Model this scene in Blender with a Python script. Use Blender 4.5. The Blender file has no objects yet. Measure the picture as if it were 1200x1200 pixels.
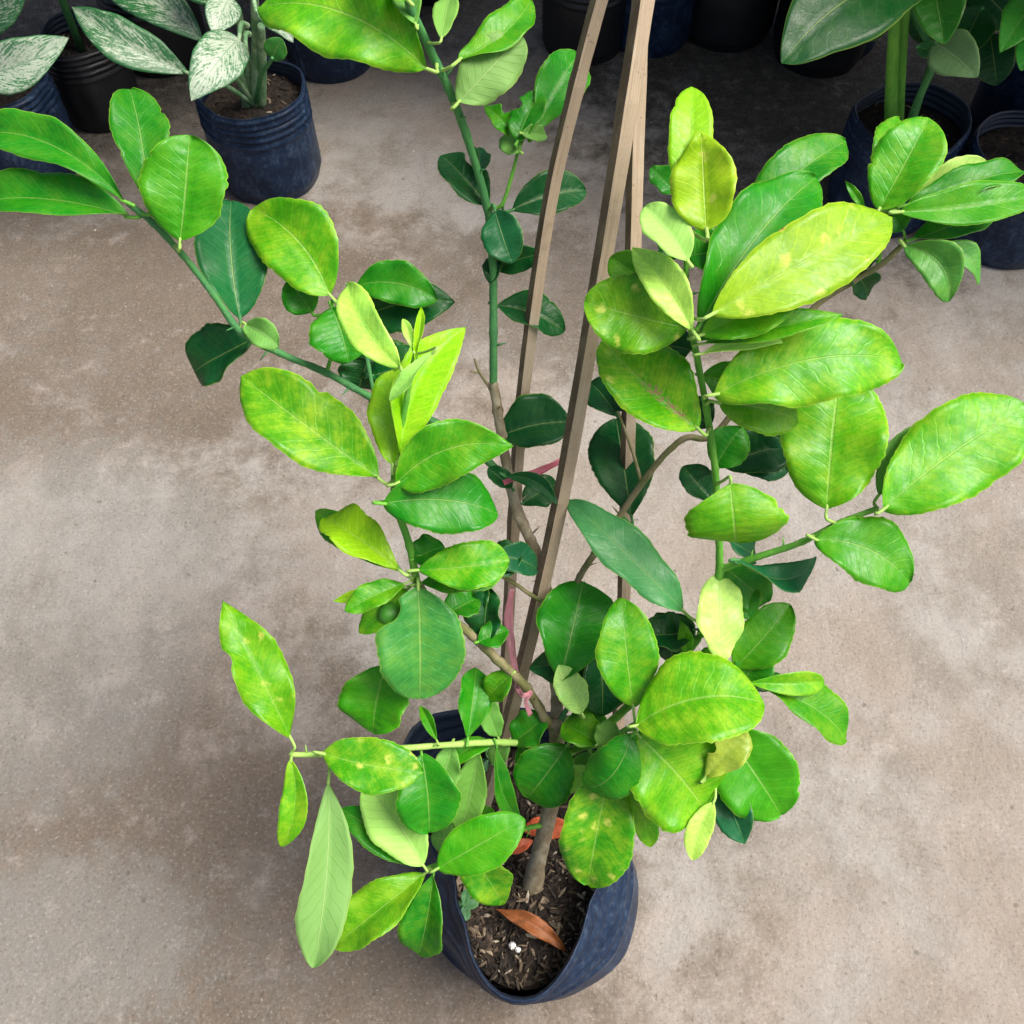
import bpy, bmesh, math, random
from mathutils import Vector, Matrix, noise as mnoise
R = math.radians
rnd = random.Random(11)
scene = bpy.context.scene
col = scene.collection

# ---------------------------------------------------------------- camera
CAM = Vector((0.0, -0.20, 1.12)); PITCH = R(58); F = 1130.0        # focal length in photograph pixels (1200 px wide)
FW = Vector((0, math.cos(PITCH), -math.sin(PITCH)))
UP = Vector((0, math.sin(PITCH), math.cos(PITCH)))
RT = Vector((1, 0, 0))
cd = bpy.data.cameras.new('camera'); cam = bpy.data.objects.new('camera', cd); col.objects.link(cam)
cam.location = CAM; cam.rotation_euler = (math.pi/2 - PITCH, 0, 0)
cd.angle = 2*math.atan(600/F); cd.clip_start = 0.01; cd.clip_end = 200
scene.camera = cam
scene.render.resolution_x = scene.render.resolution_y = 1024

# ---------------------------------------------------------------- light
SUN_EL, SUN_AZ = R(60), R(96)          # azimuth from +Y clockwise: light comes from the right, high up
w = bpy.data.worlds.new('World'); scene.world = w; w.use_nodes = True
nt = w.node_tree; sky = nt.nodes.new('ShaderNodeTexSky'); sky.sky_type = 'NISHITA'; sky.sun_disc = False
sky.sun_elevation = SUN_EL; sky.sun_rotation = SUN_AZ; sky.dust_density = 6.0; sky.air_density = 0.7; sky.ozone_density = 0.6
nt.links.new(sky.outputs[0], nt.nodes['Background'].inputs[0]); nt.nodes['Background'].inputs[1].default_value = 0.10
sd = bpy.data.lights.new('sun', 'SUN'); sun = bpy.data.objects.new('sun', sd); col.objects.link(sun)
sd.energy = 2.7; sd.angle = R(36); sd.color = (1.0, 0.95, 0.88)
sdir = Vector((math.sin(SUN_AZ)*math.cos(SUN_EL), math.cos(SUN_AZ)*math.cos(SUN_EL), math.sin(SUN_EL)))
sun.rotation_euler = sdir.to_track_quat('Z', 'Y').to_euler()
scene.view_settings.view_transform = 'Standard'; scene.view_settings.look = 'None'
scene.view_settings.exposure = 0.76; scene.view_settings.gamma = 1.0
scene.view_settings.use_curve_mapping = False

# ---------------------------------------------------------------- helpers
def P(px, py, d):
    """point in the yard seen at photograph pixel px,py at depth d metres"""
    return CAM + d*(FW + RT*((px-600)/F) + UP*((600-py)/F))
def on_z(px, py, z):
    r = FW + RT*((px-600)/F) + UP*((600-py)/F)
    return CAM + r*((z-CAM.z)/r.z)
def mesh(name, verts, faces, mat, parent=None, smooth=True, uvs=None, mats=None):
    me = bpy.data.meshes.new(name); me.from_pydata([tuple(v) for v in verts], [], faces)
    for m in (mat if isinstance(mat, list) else [mat]): me.materials.append(m)
    if mats: me.polygons.foreach_set('material_index', mats)
    if smooth: me.polygons.foreach_set('use_smooth', [True]*len(faces))
    if uvs:
        ul = me.uv_layers.new(name='UVMap')
        for p in me.polygons:
            for li in p.loop_indices: ul.data[li].uv = uvs[me.loops[li].vertex_index]
    me.update()
    o = bpy.data.objects.new(name, me); col.objects.link(o)
    if parent: o.parent = parent; o.matrix_parent_inverse = parent.matrix_basis.inverted()
    return o
def thing(name, loc, label, cat, group=None):
    o = bpy.data.objects.new(name, None); o.empty_display_size = .05; o.location = loc; col.objects.link(o)
    return tag(o, label, cat, group)
def tag(o, label=None, cat=None, group=None, kind=None):
    for k, v in (('label', label), ('category', cat), ('group', group), ('kind', kind)):
        if v: o[k] = v
    return o
def catmull(pts, n=8):
    out = []
    Q = [pts[0]] + list(pts) + [pts[-1]]
    for i in range(1, len(Q)-2):
        p0, p1, p2, p3 = Q[i-1:i+3]
        for k in range(n):
            t = k/n
            out.append(tuple(.5*((2*b)+(c-a)*t+(2*a-5*b+4*c-d)*t*t+(-a+3*b-3*c+d)*t**3) for a, b, c, d in zip(p0, p1, p2, p3)))
    out.append(tuple(pts[-1])); return out
def tube_data(pts, radii, sides=8, knobs=0.0, cap=True):
    V, Fc = [], []; n = len(pts); pts = [Vector(p) for p in pts]
    ref = Vector((0.3, .2, 1)).normalized()
    for i, p in enumerate(pts):
        t = (pts[min(i+1, n-1)]-pts[max(i-1, 0)]).normalized()
        a = t.cross(ref)
        if a.length < .1: a = t.cross(Vector((1, 0, 0)))
        a.normalize(); b = t.cross(a)
        for k in range(sides):
            an = 2*math.pi*k/sides
            r = radii[i]*(1+knobs*mnoise.noise(p*180+Vector((math.cos(an), math.sin(an), 0))))
            V.append(p+(a*math.cos(an)+b*math.sin(an))*r)
    for i in range(n-1):
        for k in range(sides):
            k2 = (k+1) % sides
            Fc.append((i*sides+k, i*sides+k2, (i+1)*sides+k2, (i+1)*sides+k))
    if cap:
        Fc.append(tuple(reversed(range(sides)))); Fc.append(tuple((n-1)*sides+k for k in range(sides)))
    return V, Fc

# ---------------------------------------------------------------- node helpers
class NT:
    def __init__(s, name):
        s.m = bpy.data.materials.new(name); s.m.use_nodes = True; s.t = s.m.node_tree
        s.b = s.t.nodes['Principled BSDF']; s.out = s.t.nodes['Material Output']
    def n(s, typ, **kw):
        nd = s.t.nodes.new('ShaderNode'+typ)
        for k, v in kw.items(): setattr(nd, k, v)
        return nd
    def set(s, sock, v):
        if hasattr(v, 'is_output'): s.t.links.new(v, sock)
        elif v is not None: sock.default_value = v
    def math(s, op, a, b=None, c=None, clamp=False):
        nd = s.n('Math', operation=op, use_clamp=clamp)
        for i, v in enumerate((a, b, c)):
            if v is not None: s.set(nd.inputs[i], v)
        return nd.outputs[0]
    def ss(s, v, lo, hi, to0=0., to1=1.):
        nd = s.n('MapRange', interpolation_type='SMOOTHSTEP')
        for i, x in enumerate((v, lo, hi, to0, to1)): s.set(nd.inputs[i], x)
        return nd.outputs[0]
    def noise(s, scale, detail=4., rough=.55, vec=None, dist=0., out=0):
        nd = s.n('TexNoise'); nd.inputs['Scale'].default_value = scale; nd.inputs['Detail'].default_value = detail
        nd.inputs['Roughness'].default_value = rough; nd.inputs['Distortion'].default_value = dist
        if vec is not None: s.t.links.new(vec, nd.inputs['Vector'])
        return nd.outputs[out]
    def mix(s, f, a, b, blend='MIX'):
        nd = s.n('Mix', data_type='RGBA', blend_type=blend)
        s.set(nd.inputs[0], f)
        for i, v in ((6, a), (7, b)):
            if isinstance(v, tuple) and len(v) == 3: v = v+(1.,)
            s.set(nd.inputs[i], v)
        return nd.outputs[2]
    def bump(s, h, strength=.3, dist=.001, normal=None):
        nd = s.n('Bump'); nd.inputs['Strength'].default_value = strength; nd.inputs['Distance'].default_value = dist
        s.t.links.new(h, nd.inputs['Height'])
        if normal is not None: s.t.links.new(normal, nd.inputs['Normal'])
        s.t.links.new(nd.outputs[0], s.b.inputs['Normal']); return nd.outputs[0]
    def obj(s): return s.n('TexCoord').outputs['Object']

def leaf_mat(name, under=False, spots=0.0, scar=False):
    m = NT(name); uv = m.n('TexCoord').outputs['UV']; sp = m.n('SeparateXYZ'); m.t.links.new(uv, sp.inputs[0])
    u, v = sp.outputs[0], sp.outputs[1]
    pos = m.n('NewGeometry').outputs['Position']
    sx = m.math('SUBTRACT', u, .5); a = m.math('MULTIPLY', m.math('ABSOLUTE', sx), 2.)
    oi = m.n('ObjectInfo'); base = oi.outputs['Color']; mott = oi.outputs['Alpha']
    # wobble the vein pattern
    wob = m.math('MULTIPLY', m.math('SUBTRACT', m.noise(60, 2, vec=pos), .5), .10)
    side = m.math('MULTIPLY', m.math('GREATER_THAN', sx, 0), .45)
    ph = m.math('ADD', m.math('SUBTRACT', m.math('MULTIPLY', m.math('ADD', v, wob), 11.0), m.math('MULTIPLY', m.math('POWER', a, .8), 2.1)), side)
    tri = m.math('MULTIPLY', m.math('ABSOLUTE', m.math('SUBTRACT', m.math('FRACT', ph), .5)), 2.)      # 1 on a vein
    vein = m.math('MULTIPLY', m.ss(tri, .78, 1.0), m.ss(a, .99, .70))
    inter = m.ss(tri, .75, .1)
    mid_w = m.math('ADD', m.math('MULTIPLY', v, -.016), .042)
    mid = m.ss(a, mid_w, m.math('MULTIPLY', mid_w, .35))
    n1 = m.noise(58, 7, .72, vec=pos); vr = m.n('TexVoronoi', feature='DISTANCE_TO_EDGE'); vr.inputs['Scale'].default_value = 330; m.t.links.new(pos, vr.inputs['Vector']); ret = m.ss(vr.outputs['Distance'], .16, .02); n2 = m.noise(420, 3, .6, vec=pos)
    if not under:
        yel = m.mix(.72, base, (.50, .72, .03))
        blot = m.ss(m.math('ADD', n1, m.math('MULTIPLY', m.math('SUBTRACT', inter, .5), .05)), .38, .70)
        c = m.mix(m.math('MULTIPLY', blot, m.math('MULTIPLY', mott, .85)), base, yel)
        dark = m.mix(1., c, (.62, .78, .7), 'MULTIPLY')
        c = m.mix(m.math('MULTIPLY', m.ss(n1, .50, .30), .55), c, dark)
        c = m.mix(m.math('MULTIPLY', n2, .22), c, m.mix(1., c, (.55, .7, .6), 'MULTIPLY'))
        c = m.mix(m.math('MULTIPLY', ret, .22), c, m.mix(1., c, (1.5, 1.3, 1.2), 'MULTIPLY'))
        c = m.mix(m.ss(m.noise(170, 5, .7, vec=pos), .52, .36, 0., .40), c, m.mix(1., c, (.60, .80, .7), 'MULTIPLY'))
        pale = m.mix(.06, m.mix(1., c, (2.1, 1.6, 1.8), 'MULTIPLY'), (.55, .75, .2))
        c = m.mix(m.math('MULTIPLY', vein, .30), c, pale)
        c = m.mix(m.math('MULTIPLY', mid, .62), c, m.mix(.42, c, (.62, .82, .25)))
        c = m.mix(m.ss(a, .945, 1.0, 0., .75), c, m.mix(.38, m.mix(1., c, (1.9, 1.6, 1.2), 'MULTIPLY'), (.62, .78, .14)))
        if spots:
            vo = m.n('TexVoronoi'); vo.inputs['Scale'].default_value = 95; dv = m.n('VectorMath', operation='MULTIPLY_ADD'); m.t.links.new(m.noise(160, 3, .6, vec=pos, out=1), dv.inputs[0]); dv.inputs[1].default_value = (.010, .010, .010); m.t.links.new(pos, dv.inputs[2]); m.t.links.new(dv.outputs[0], vo.inputs['Vector'])
            cs = m.n('SeparateColor'); m.t.links.new(vo.outputs['Color'], cs.inputs[0])
            dd = m.math('ADD', vo.outputs['Distance'], m.math('MULTIPLY', m.math('SUBTRACT', n2, .5), .25))
            sm = m.math('MULTIPLY', m.ss(dd, .42, .04), m.math('LESS_THAN', cs.outputs[0], spots))
            c = m.mix(m.math('MULTIPLY', sm, .75), c, (.78, .80, .16))
            br = m.math('MULTIPLY', m.ss(dd, .16, .02), m.math('LESS_THAN', cs.outputs[0], spots*.10))
            c = m.mix(br, c, (.42, .20, .04))
        if scar:
            s1 = m.math('MULTIPLY', m.ss(a, .20, .06), m.math('MULTIPLY', m.ss(v, .05, .16), m.ss(v, .60, .45)))
            s1 = m.math('MULTIPLY', s1, m.ss(n2, .46, .58))
            c = m.mix(s1, c, (.42, .27, .13))
        dusty = m.math('MULTIPLY', m.ss(m.noise(300, 6, .75, vec=pos), .60, .74), .05)
        c = m.mix(dusty, c, (.62, .68, .55))
        m.b.inputs['Roughness'].default_value = .36
        m.t.links.new(m.ss(m.math('ADD', m.math('MULTIPLY', n1, .5), m.math('MULTIPLY', n2, .5)), .35, .65, .27, .52), m.b.inputs['Roughness'])
        m.b.inputs['Specular IOR Level'].default_value = .40
    else:
        c = m.mix(.34, base, (.48, .74, .26))
        c = m.mix(m.math('MULTIPLY', vein, .55), c, m.mix(1., c, (.72, .82, .6), 'MULTIPLY'))
        c = m.mix(m.math('MULTIPLY', mid, .7), c, m.mix(.5, c, (.66, .82, .36)))
        c = m.mix(m.math('MULTIPLY', n2, .25), c, m.mix(1., c, (.7, .8, .7), 'MULTIPLY'))
        c = m.mix(m.ss(a, .955, 1.0, 0., .5), c, (.55, .72, .16))
        m.b.inputs['Roughness'].default_value = .58; m.b.inputs['Specular IOR Level'].default_value = .35
    m.t.links.new(c, m.b.inputs['Base Color'])
    h = m.math('ADD', m.math('MULTIPLY', vein, -.22 if not under else .35), m.math('MULTIPLY', mid, -.8 if not under else 1.4))
    h = m.math('ADD', h, m.math('MULTIPLY', m.noise(120, 4, .55, vec=pos), .8))
    h = m.math('ADD', h, m.math('MULTIPLY', n2, .12))
    m.bump(h, .45, .0009)
    tr = m.n('BsdfTranslucent'); m.t.links.new(m.mix(1., c, (1.25, 1.15, .5), 'MULTIPLY'), tr.inputs[0])
    mx = m.n('MixShader'); mx.inputs[0].default_value = .34
    m.t.links.new(m.b.outputs[0], mx.inputs[1]); m.t.links.new(tr.outputs[0], mx.inputs[2]); m.t.links.new(mx.outputs[0], m.out.inputs[0])
    return m.m
M_TOP = leaf_mat('leaf_upper'); M_UND = leaf_mat('leaf_underside', True)
M_SPOT = leaf_mat('leaf_upper_spotted', spots=.45); M_SCAR = leaf_mat('leaf_upper_scarred', spots=.10, scar=True)

def bark_mat(name, c1, c2, c3, scale=1.0):
    m = NT(name); pos = m.n('NewGeometry').outputs['Position']
    mp = m.n('Mapping'); mp.inputs['Scale'].default_value = (1, 1, .35); m.t.links.new(pos, mp.inputs[0]); vec = mp.outputs[0]
    c = m.mix(m.ss(m.noise(90*scale, 5, .6, vec=vec), .4, .62), c1, c2)
    c = m.mix(m.ss(m.noise(230*scale, 4, .7, vec=pos), .60, .74), c, c3)
    m.t.links.new(c, m.b.inputs['Base Color']); m.b.inputs['Roughness'].default_value = .7
    m.bump(m.noise(330*scale, 6, .7, vec=vec), .6, .0012); return m.m
M_TRUNK = bark_mat('bark', (.21, .17, .10), (.36, .32, .22), (.52, .48, .38))
M_TWIG = bark_mat('twig_brown_green', (.16, .17, .055), (.26, .22, .12), (.42, .36, .22))
M_STEMG = bark_mat('stem_green', (.10, .36, .03), (.15, .43, .04), (.30, .45, .13))
M_STEMD = bark_mat('stem_dark_green', (.045, .20, .06), (.06, .25, .06), (.22, .35, .15))
M_STEMY = bark_mat('stem_young', (.30, .52, .10), (.36, .58, .13), (.45, .6, .2))

# ---------------------------------------------------------------- ground
def ground_mat():
    m = NT('concrete_floor'); pos = m.n('NewGeometry').outputs['Position']
    sp = m.n('SeparateXYZ'); m.t.links.new(pos, sp.inputs[0]); X, Y = sp.outputs[0], sp.outputs[1]
    big = m.noise(2.6, 6, .62, vec=pos); med = m.noise(8.5, 9, .70, vec=pos); fine = m.noise(46, 8, .74, vec=pos)
    grain = m.noise(260, 5, .75, vec=pos); tiny = m.noise(900, 2, .6, vec=pos)
    c = m.mix(m.ss(med, .38, .62), (.246, .222, .190), (.346, .330, .304))
    c = m.mix(m.ss(big, .44, .58), c, m.mix(.6, c, (.315, .268, .222)))
    # dirt stains: worn-in brown dirt, at the left front, upper left and middle back
    def blob(cx, cy, rx, ry, soft=.6):
        dx = m.math('DIVIDE', m.math('SUBTRACT', X, cx), rx); dy = m.math('DIVIDE', m.math('SUBTRACT', Y, cy), ry)
        d = m.math('ADD', m.math('MULTIPLY', dx, dx), m.math('MULTIPLY', dy, dy))
        d = m.math('ADD', d, m.math('ADD', m.math('MULTIPLY', m.math('SUBTRACT', med, .5), 4.2), m.math('MULTIPLY', m.math('SUBTRACT', fine, .5), 1.6)))
        return m.ss(d, 1.0+soft, 1.0-soft)
    brown = m.math('MAXIMUM', m.math('MAXIMUM', blob(-.52, -.16, .66, .46), blob(-.60, .86, .55, .30)), m.math('MULTIPLY', blob(-.02, .90, .50, .16), .8))
    brown = m.math('MULTIPLY', brown, m.ss(fine, .25, .62, .55, 1.))
    c = m.mix(m.math('MULTIPLY', brown, .86), c, m.mix(m.ss(fine, .4, .62), (.100, .077, .053), (.165, .129, .096)))
    cool = m.math('MAXIMUM', blob(-.62, .34, .22, .26), blob(-.50, -.05, .16, .10))
    c = m.mix(m.math('MULTIPLY', cool, .45), c, (.30, .305, .285))
    soil = blob(.60, 1.56, .50, .52, .7)  # shade under the rear plants, put into the floor colour as a dark tone
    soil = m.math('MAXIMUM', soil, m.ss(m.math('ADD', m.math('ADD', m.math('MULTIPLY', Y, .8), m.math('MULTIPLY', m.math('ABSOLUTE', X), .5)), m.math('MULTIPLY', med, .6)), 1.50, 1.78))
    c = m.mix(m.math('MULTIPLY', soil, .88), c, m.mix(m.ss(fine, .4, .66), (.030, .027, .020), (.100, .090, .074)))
    # worn pale and dark flecks
    c = m.mix(m.math('MULTIPLY', m.ss(m.noise(19, 9, .78, vec=pos), .54, .68), .42), c, (.43, .395, .365))
    c = m.mix(m.math('MULTIPLY', m.ss(m.noise(25, 9, .8, vec=pos), .45, .30), .45), c, (.15, .12, .10))
    c = m.mix(m.ss(grain, .46, .32, 0., .85), c, m.mix(1., c, (.5, .47, .44), 'MULTIPLY'))
    c = m.mix(m.ss(grain, .55, .68, 0., .55), c, (.48, .45, .42))
    c = m.mix(m.math('MULTIPLY', tiny, .6), c, m.mix(1., c, (.72, .7, .68), 'MULTIPLY'))
    vp = m.n('TexVoronoi'); vp.inputs['Scale'].default_value = 42; m.t.links.new(pos, vp.inputs['Vector']); pc = m.n('SeparateColor'); m.t.links.new(vp.outputs['Color'], pc.inputs[0])
    pit = m.math('MULTIPLY', m.ss(m.math('ADD', vp.outputs['Distance'], m.math('MULTIPLY', m.math('SUBTRACT', grain, .5), .25)), .16, .05), m.math('LESS_THAN', pc.outputs[0], .14))
    c = m.mix(m.math('MULTIPLY', pit, .6), c, (.10, .085, .07))
    m.t.links.new(c, m.b.inputs['Base Color']); m.b.inputs['Roughness'].default_value = .82
    m.b.inputs['Specular IOR Level'].default_value = .25
    h = m.math('ADD', m.math('MULTIPLY', fine, 1.0), m.math('MULTIPLY', grain, .45))
    h = m.math('ADD', h, m.math('MULTIPLY', med, .5)); h = m.math('ADD', h, m.math('MULTIPLY', m.ss(m.noise(22, 6, .62, vec=pos), .3, .7), 1.1))
    m.bump(h, .50, .005); return m.m
S = 40.
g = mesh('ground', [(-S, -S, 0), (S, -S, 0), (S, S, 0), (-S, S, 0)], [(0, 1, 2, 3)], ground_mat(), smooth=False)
g['kind'] = 'structure'

# grit lying on the concrete
def chips(name, spots, mat, parent=None, lo=.002, hi=.005, flat=.5, long=1.3, rng=rnd):
    V, Fc = [], []
    for (x, y, z) in spots:
        s = rng.uniform(lo, hi); rot = Matrix.Rotation(rng.uniform(0, 6.3), 3, 'Z') @ Matrix.Rotation(rng.gauss(0, .35), 3, 'X') @ Matrix.Rotation(rng.gauss(0, .35), 3, 'Y')
        b = len(V); n = 6
        for k in range(n):
            an = 6.283*k/n; r = s*rng.uniform(.75, 1.15)
            V.append(Vector((x, y, z)) + rot @ Vector((math.cos(an)*r*long, math.sin(an)*r/long, 0)))
        for k in range(n):
            an = 6.283*k/n; r = s*rng.uniform(.45, .8)
            V.append(Vector((x, y, z)) + rot @ Vector((math.cos(an)*r*long, math.sin(an)*r/long, s*flat)))
        Fc.append(tuple(range(b+n, b+2*n)))
        for k in range(n): k2 = (k+1) % n; Fc.append((b+k, b+k2, b+n+k2, b+n+k))
    o = mesh(name, V, Fc, mat, parent, smooth=False); o['kind'] = 'stuff'; return o
def island_mat(name, stops, rough=.8):
    m = NT(name); g_ = m.n('NewGeometry'); ramp = m.n('ValToRGB'); el = ramp.color_ramp.elements
    el[0].position, el[0].color = stops[0][0], stops[0][1]+(1,); el[1].position, el[1].color = stops[-1][0], stops[-1][1]+(1,)
    for p, c in stops[1:-1]: e = el.new(p); e.color = c+(1,)
    m.t.links.new(g_.outputs['Random Per Island'], ramp.inputs[0])
    c = m.mix(m.math('MULTIPLY', m.noise(400, 4, .7, vec=g_.outputs['Position']), .7), ramp.outputs[0], m.mix(1., ramp.outputs[0], (.4, .4, .4), 'MULTIPLY'))
    m.t.links.new(c, m.b.inputs['Base Color']); m.b.inputs['Roughness'].default_value = rough; return m.m
M_GRIT = island_mat('grit', [(0., (.20, .17, .14)), (.3, (.34, .30, .27)), (.75, (.42, .38, .34)), (1., (.62, .6, .56))])
pts = []
while len(pts) < 420:
    x, y = rnd.uniform(-1., 1.1), rnd.uniform(-.35, 1.9)
    k = .25 if y < .8 else 1.
    if math.hypot(x, y) > .15 and rnd.random() < k: pts.append((x, y, -.0003))
tag(chips('grit', pts, M_GRIT, lo=.0006, hi=.0024, flat=.5), 'scattered grit and tiny pale stones on the concrete floor', 'grit')

# ---------------------------------------------------------------- grow bags
def bag_mat():
    m = NT('navy_plastic_bag'); pos = m.n('NewGeometry').outputs['Position']; ob = m.obj()
    n1 = m.noise(26, 5, .65, vec=pos, dist=.5); n2 = m.noise(150, 6, .7, vec=pos)
    mp = m.n('Mapping'); mp.inputs['Scale'].default_value = (1, 1, .22); m.t.links.new(ob, mp.inputs[0])
    st = m.noise(70, 5, .6, vec=mp.outputs[0])
    c = m.mix(m.ss(n1, .35, .7), (.005, .014, .037), (.009, .026, .064))
    c = m.mix(m.math('MULTIPLY', m.ss(m.math('ADD', n2, m.math('MULTIPLY', n1, .5)), .72, 1.0), .26), c, (.13, .17, .22))
    c = m.mix(m.ss(st, .55, .72, 0., .35), c, (.075, .13, .22))
    m.t.links.new(c, m.b.inputs['Base Color']); m.b.inputs['Roughness'].default_value = .38; m.b.inputs['Specular IOR Level'].default_value = .26
    m.bump(m.math('ADD', m.math('MULTIPLY', st, .35), m.math('ADD', m.math('MULTIPLY', n2, .08), m.math('MULTIPLY', m.noise(22, 2, .5, vec=pos), .6))), .12, .004); return m.m
M_BAG = bag_mat()
m = NT('bag_inside'); m.b.inputs['Base Color'].default_value = (.010, .020, .042, 1); m.b.inputs['Roughness'].default_value = .5
m.bump(m.noise(90, 4, .6), .4, .002); M_BAGIN = m.m
M_CHIP = island_mat('husk_chips', [(0., (.010, .007, .005)), (.55, (.036, .024, .016)), (.80, (.11, .078, .05)), (.93, (.30, .23, .155)), (1., (.55, .48, .36))])
def soil_mat():
    m = NT('potting_mix'); pos = m.n('NewGeometry').outputs['Position']
    c = m.mix(m.ss(m.noise(140, 6, .75, vec=pos), .4, .65), (.010, .007, .005), (.060, .040, .027))
    m.t.links.new(c, m.b.inputs['Base Color']); m.b.inputs['Roughness'].default_value = .95
    m.bump(m.noise(220, 6, .8, vec=pos), 1., .006); return m.m
M_SOIL = soil_mat()
def grow_bag(loc, rings, soil_z, soil_r, label, nchips=300, seed=1, wr=.002, pleats=5, group=None, soil_c=(0, 0), name='grow_bag'):
    """rings: list of (z, function(angle)->(x,y)) from base to rim"""
    rg = random.Random(seed); t = thing(name, loc, label, 'grow bag', group)
    N = 72; V = []; Fc = []; L = Vector(loc)
    prof = []
    for i in range(len(rings)-1):
        for k in range(12): prof.append(i+k/12)
    prof.append(len(rings)-1)
    def ringpt(f, an):
        i = min(int(f), len(rings)-2); u = f-i
        zA, fa = rings[i]; zB, fb = rings[i+1]
        xa, ya, dza = fa(an); xb, yb, dzb = fb(an)
        return Vector((xa+(xb-xa)*u, ya+(yb-ya)*u, zA+dza+(zB+dzb-zA-dza)*u))
    n = len(prof); total = len(rings)-1
    for i, f in enumerate(prof):
        for k in range(N):
            an = 2*math.pi*k/N; p = ringpt(f, an)
            o = Vector((math.cos(an), math.sin(an), 0)); h = f/total
            d = wr*(mnoise.noise(Vector((math.cos(an)*2.2, math.sin(an)*2.2, p.z*9+seed*3)))*2.4 + .5*mnoise.noise(Vector((math.cos(an)*7, math.sin(an)*7, p.z*25+seed))))
            if h > .62: d += .0030*math.sin((h-.62)/.38*2*math.pi*pleats)
            V.append(L+p+o*d*min(1, h*4+.3))
    for i in range(n-1):
        for k in range(N):
            k2 = (k+1) % N; Fc.append((i*N+k, i*N+k2, (i+1)*N+k2, (i+1)*N+k))
    mats = [0]*len(Fc); b = len(V)
    for i, f in enumerate(prof):          # inner skin
        for k in range(N):
            an = 2*math.pi*k/N; V.append(V[i*N+k] - Vector((math.cos(an), math.sin(an), 0))*.0012)
    for i in range(n-1):
        for k in range(N):
            k2 = (k+1) % N; Fc.append((b+i*N+k2, b+i*N+k, b+(i+1)*N+k, b+(i+1)*N+k2)); mats.append(1)
    for k in range(N):                     # lip
        k2 = (k+1) % N; a = (n-1)*N; Fc.append((a+k, a+k2, b+a+k2, b+a+k)); mats.append(0)
    mesh('bag_wall', V, Fc, [M_BAG, M_BAGIN], t, mats=mats)
    # potting mix
    V, Fc = [L+Vector((soil_c[0], soil_c[1], soil_z))], []; NR = 9; N2 = 48
    for r in range(1, NR+1):
        for k in range(N2):
            an = 2*math.pi*k/N2; x, y = soil_r(an); q = r/NR
            p = Vector((soil_c[0]+x*q, soil_c[1]+y*q, soil_z)); p.z += .006*mnoise.noise(p*38+Vector((seed, 0, 0))) + .004*mnoise.noise(p*110) - .012*(1-q)*0
            V.append(L+p)
    for k in range(N2): Fc.append((0, 1+k, 1+(k+1) % N2))
    for r in range(NR-1):
        for k in range(N2):
            k2 = (k+1) % N2; Fc.append((1+r*N2+k, 1+(r+1)*N2+k, 1+(r+1)*N2+k2, 1+r*N2+k2))
    so = mesh('potting_mix', V, Fc, M_SOIL, t)
    sp = []
    for _ in range(nchips):
        an = rg.uniform(0, 6.283); q = math.sqrt(rg.random())*.97; x, y = soil_r(an)
        p = Vector((soil_c[0]+x*q, soil_c[1]+y*q, soil_z)); p.z += .006*mnoise.noise(p*38+Vector((seed, 0, 0))) + .004*mnoise.noise(p*110)+rg.uniform(-.001, .003)
        sp.append(tuple(L+p))
    chips('husk_chips', sp, M_CHIP, so, lo=.0010, hi=.0042, flat=.30, long=1.9, rng=rg)
    return t

def table(pts):                             # smooth closed outline from (angle deg, radius, dz) knots
    ks = sorted(pts)
    def f(an):
        a = math.degrees(an) % 360
        for i in range(len(ks)):
            k0 = ks[i]; k1 = ks[(i+1) % len(ks)]; a1 = k1[0] if i < len(ks)-1 else k1[0]+360
            aa = a if a >= ks[0][0] else a+360
            if k0[0] <= aa <= a1:
                u = (aa-k0[0])/(a1-k0[0]); u = u*u*(3-2*u)
                r = k0[1]+(k1[1]-k0[1])*u; dz = k0[2]+(k1[2]-k0[2])*u
                return (r, dz)
    raw = [f(2*math.pi*k/180+1e-6) for k in range(180)]; W = [math.exp(-(q/5.)**2) for q in range(-12, 13)]; sw = sum(W)
    sm = [tuple(sum(W[q+12]*raw[(k+q) % 180][c] for q in range(-12, 13))/sw for c in (0, 1)) for k in range(180)]
    def g_(an):
        x = (an/(2*math.pi)*180) % 180; i = int(x); u = x-i; a, b = sm[i % 180], sm[(i+1) % 180]
        r = a[0]+(b[0]-a[0])*u; return (r*math.cos(an), r*math.sin(an), a[1]+(b[1]-a[1])*u)
    return g_
def circ(r, dx=0, dy=0, e=1.): return lambda an: (dx+r*math.cos(an), dy+r*e*math.sin(an), 0)
# rim of the main bag measured around its own centre
rim = []
for px, py, z in ((607,1180,.205),(578,1168,.205),(556,1128,.205),(544,1080,.205),(532,1030,.207),(505,985,.210),(474,920,.214),(467,872,.218),(487,842,.222),(545,831,.225),(605,829,.225),(665,836,.222),(715,868,.216),(728,930,.208),(706,1005,.203),(692,1055,.201),(676,1108,.203),(655,1150,.203),(634,1172,.205)):
    q = on_z(px, py, z); rim.append((math.degrees(math.atan2(q.y, q.x)) % 360, math.hypot(q.x, q.y), z-.207))
rimf = table(rim)
def blend(f, g_, u): return lambda an: tuple(a*(1-u)+b*u for a, b in zip(f(an), g_(an)))
belly = table([(0, .128, 0), (45, .120, 0), (90, .122, 0), (140, .120, 0), (180, .098, 0), (225, .086, 0), (262, .102, 0), (300, .118, 0), (330, .130, 0)])
basec = circ(.104, .004, .014)
BAG = grow_bag((0, 0, 0), [(.001, basec), (.03, blend(basec, belly, .6)), (.09, belly), (.15, blend(belly, rimf, .45)), (.207, rimf)], .150,
         lambda an: tuple(v*.93 for v in blend(belly, rimf, .45)(an)[:2]), 'large navy plastic grow bag holding the citrus tree and bamboo stakes', nchips=2200, seed=4, pleats=5, wr=.0014)

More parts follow.
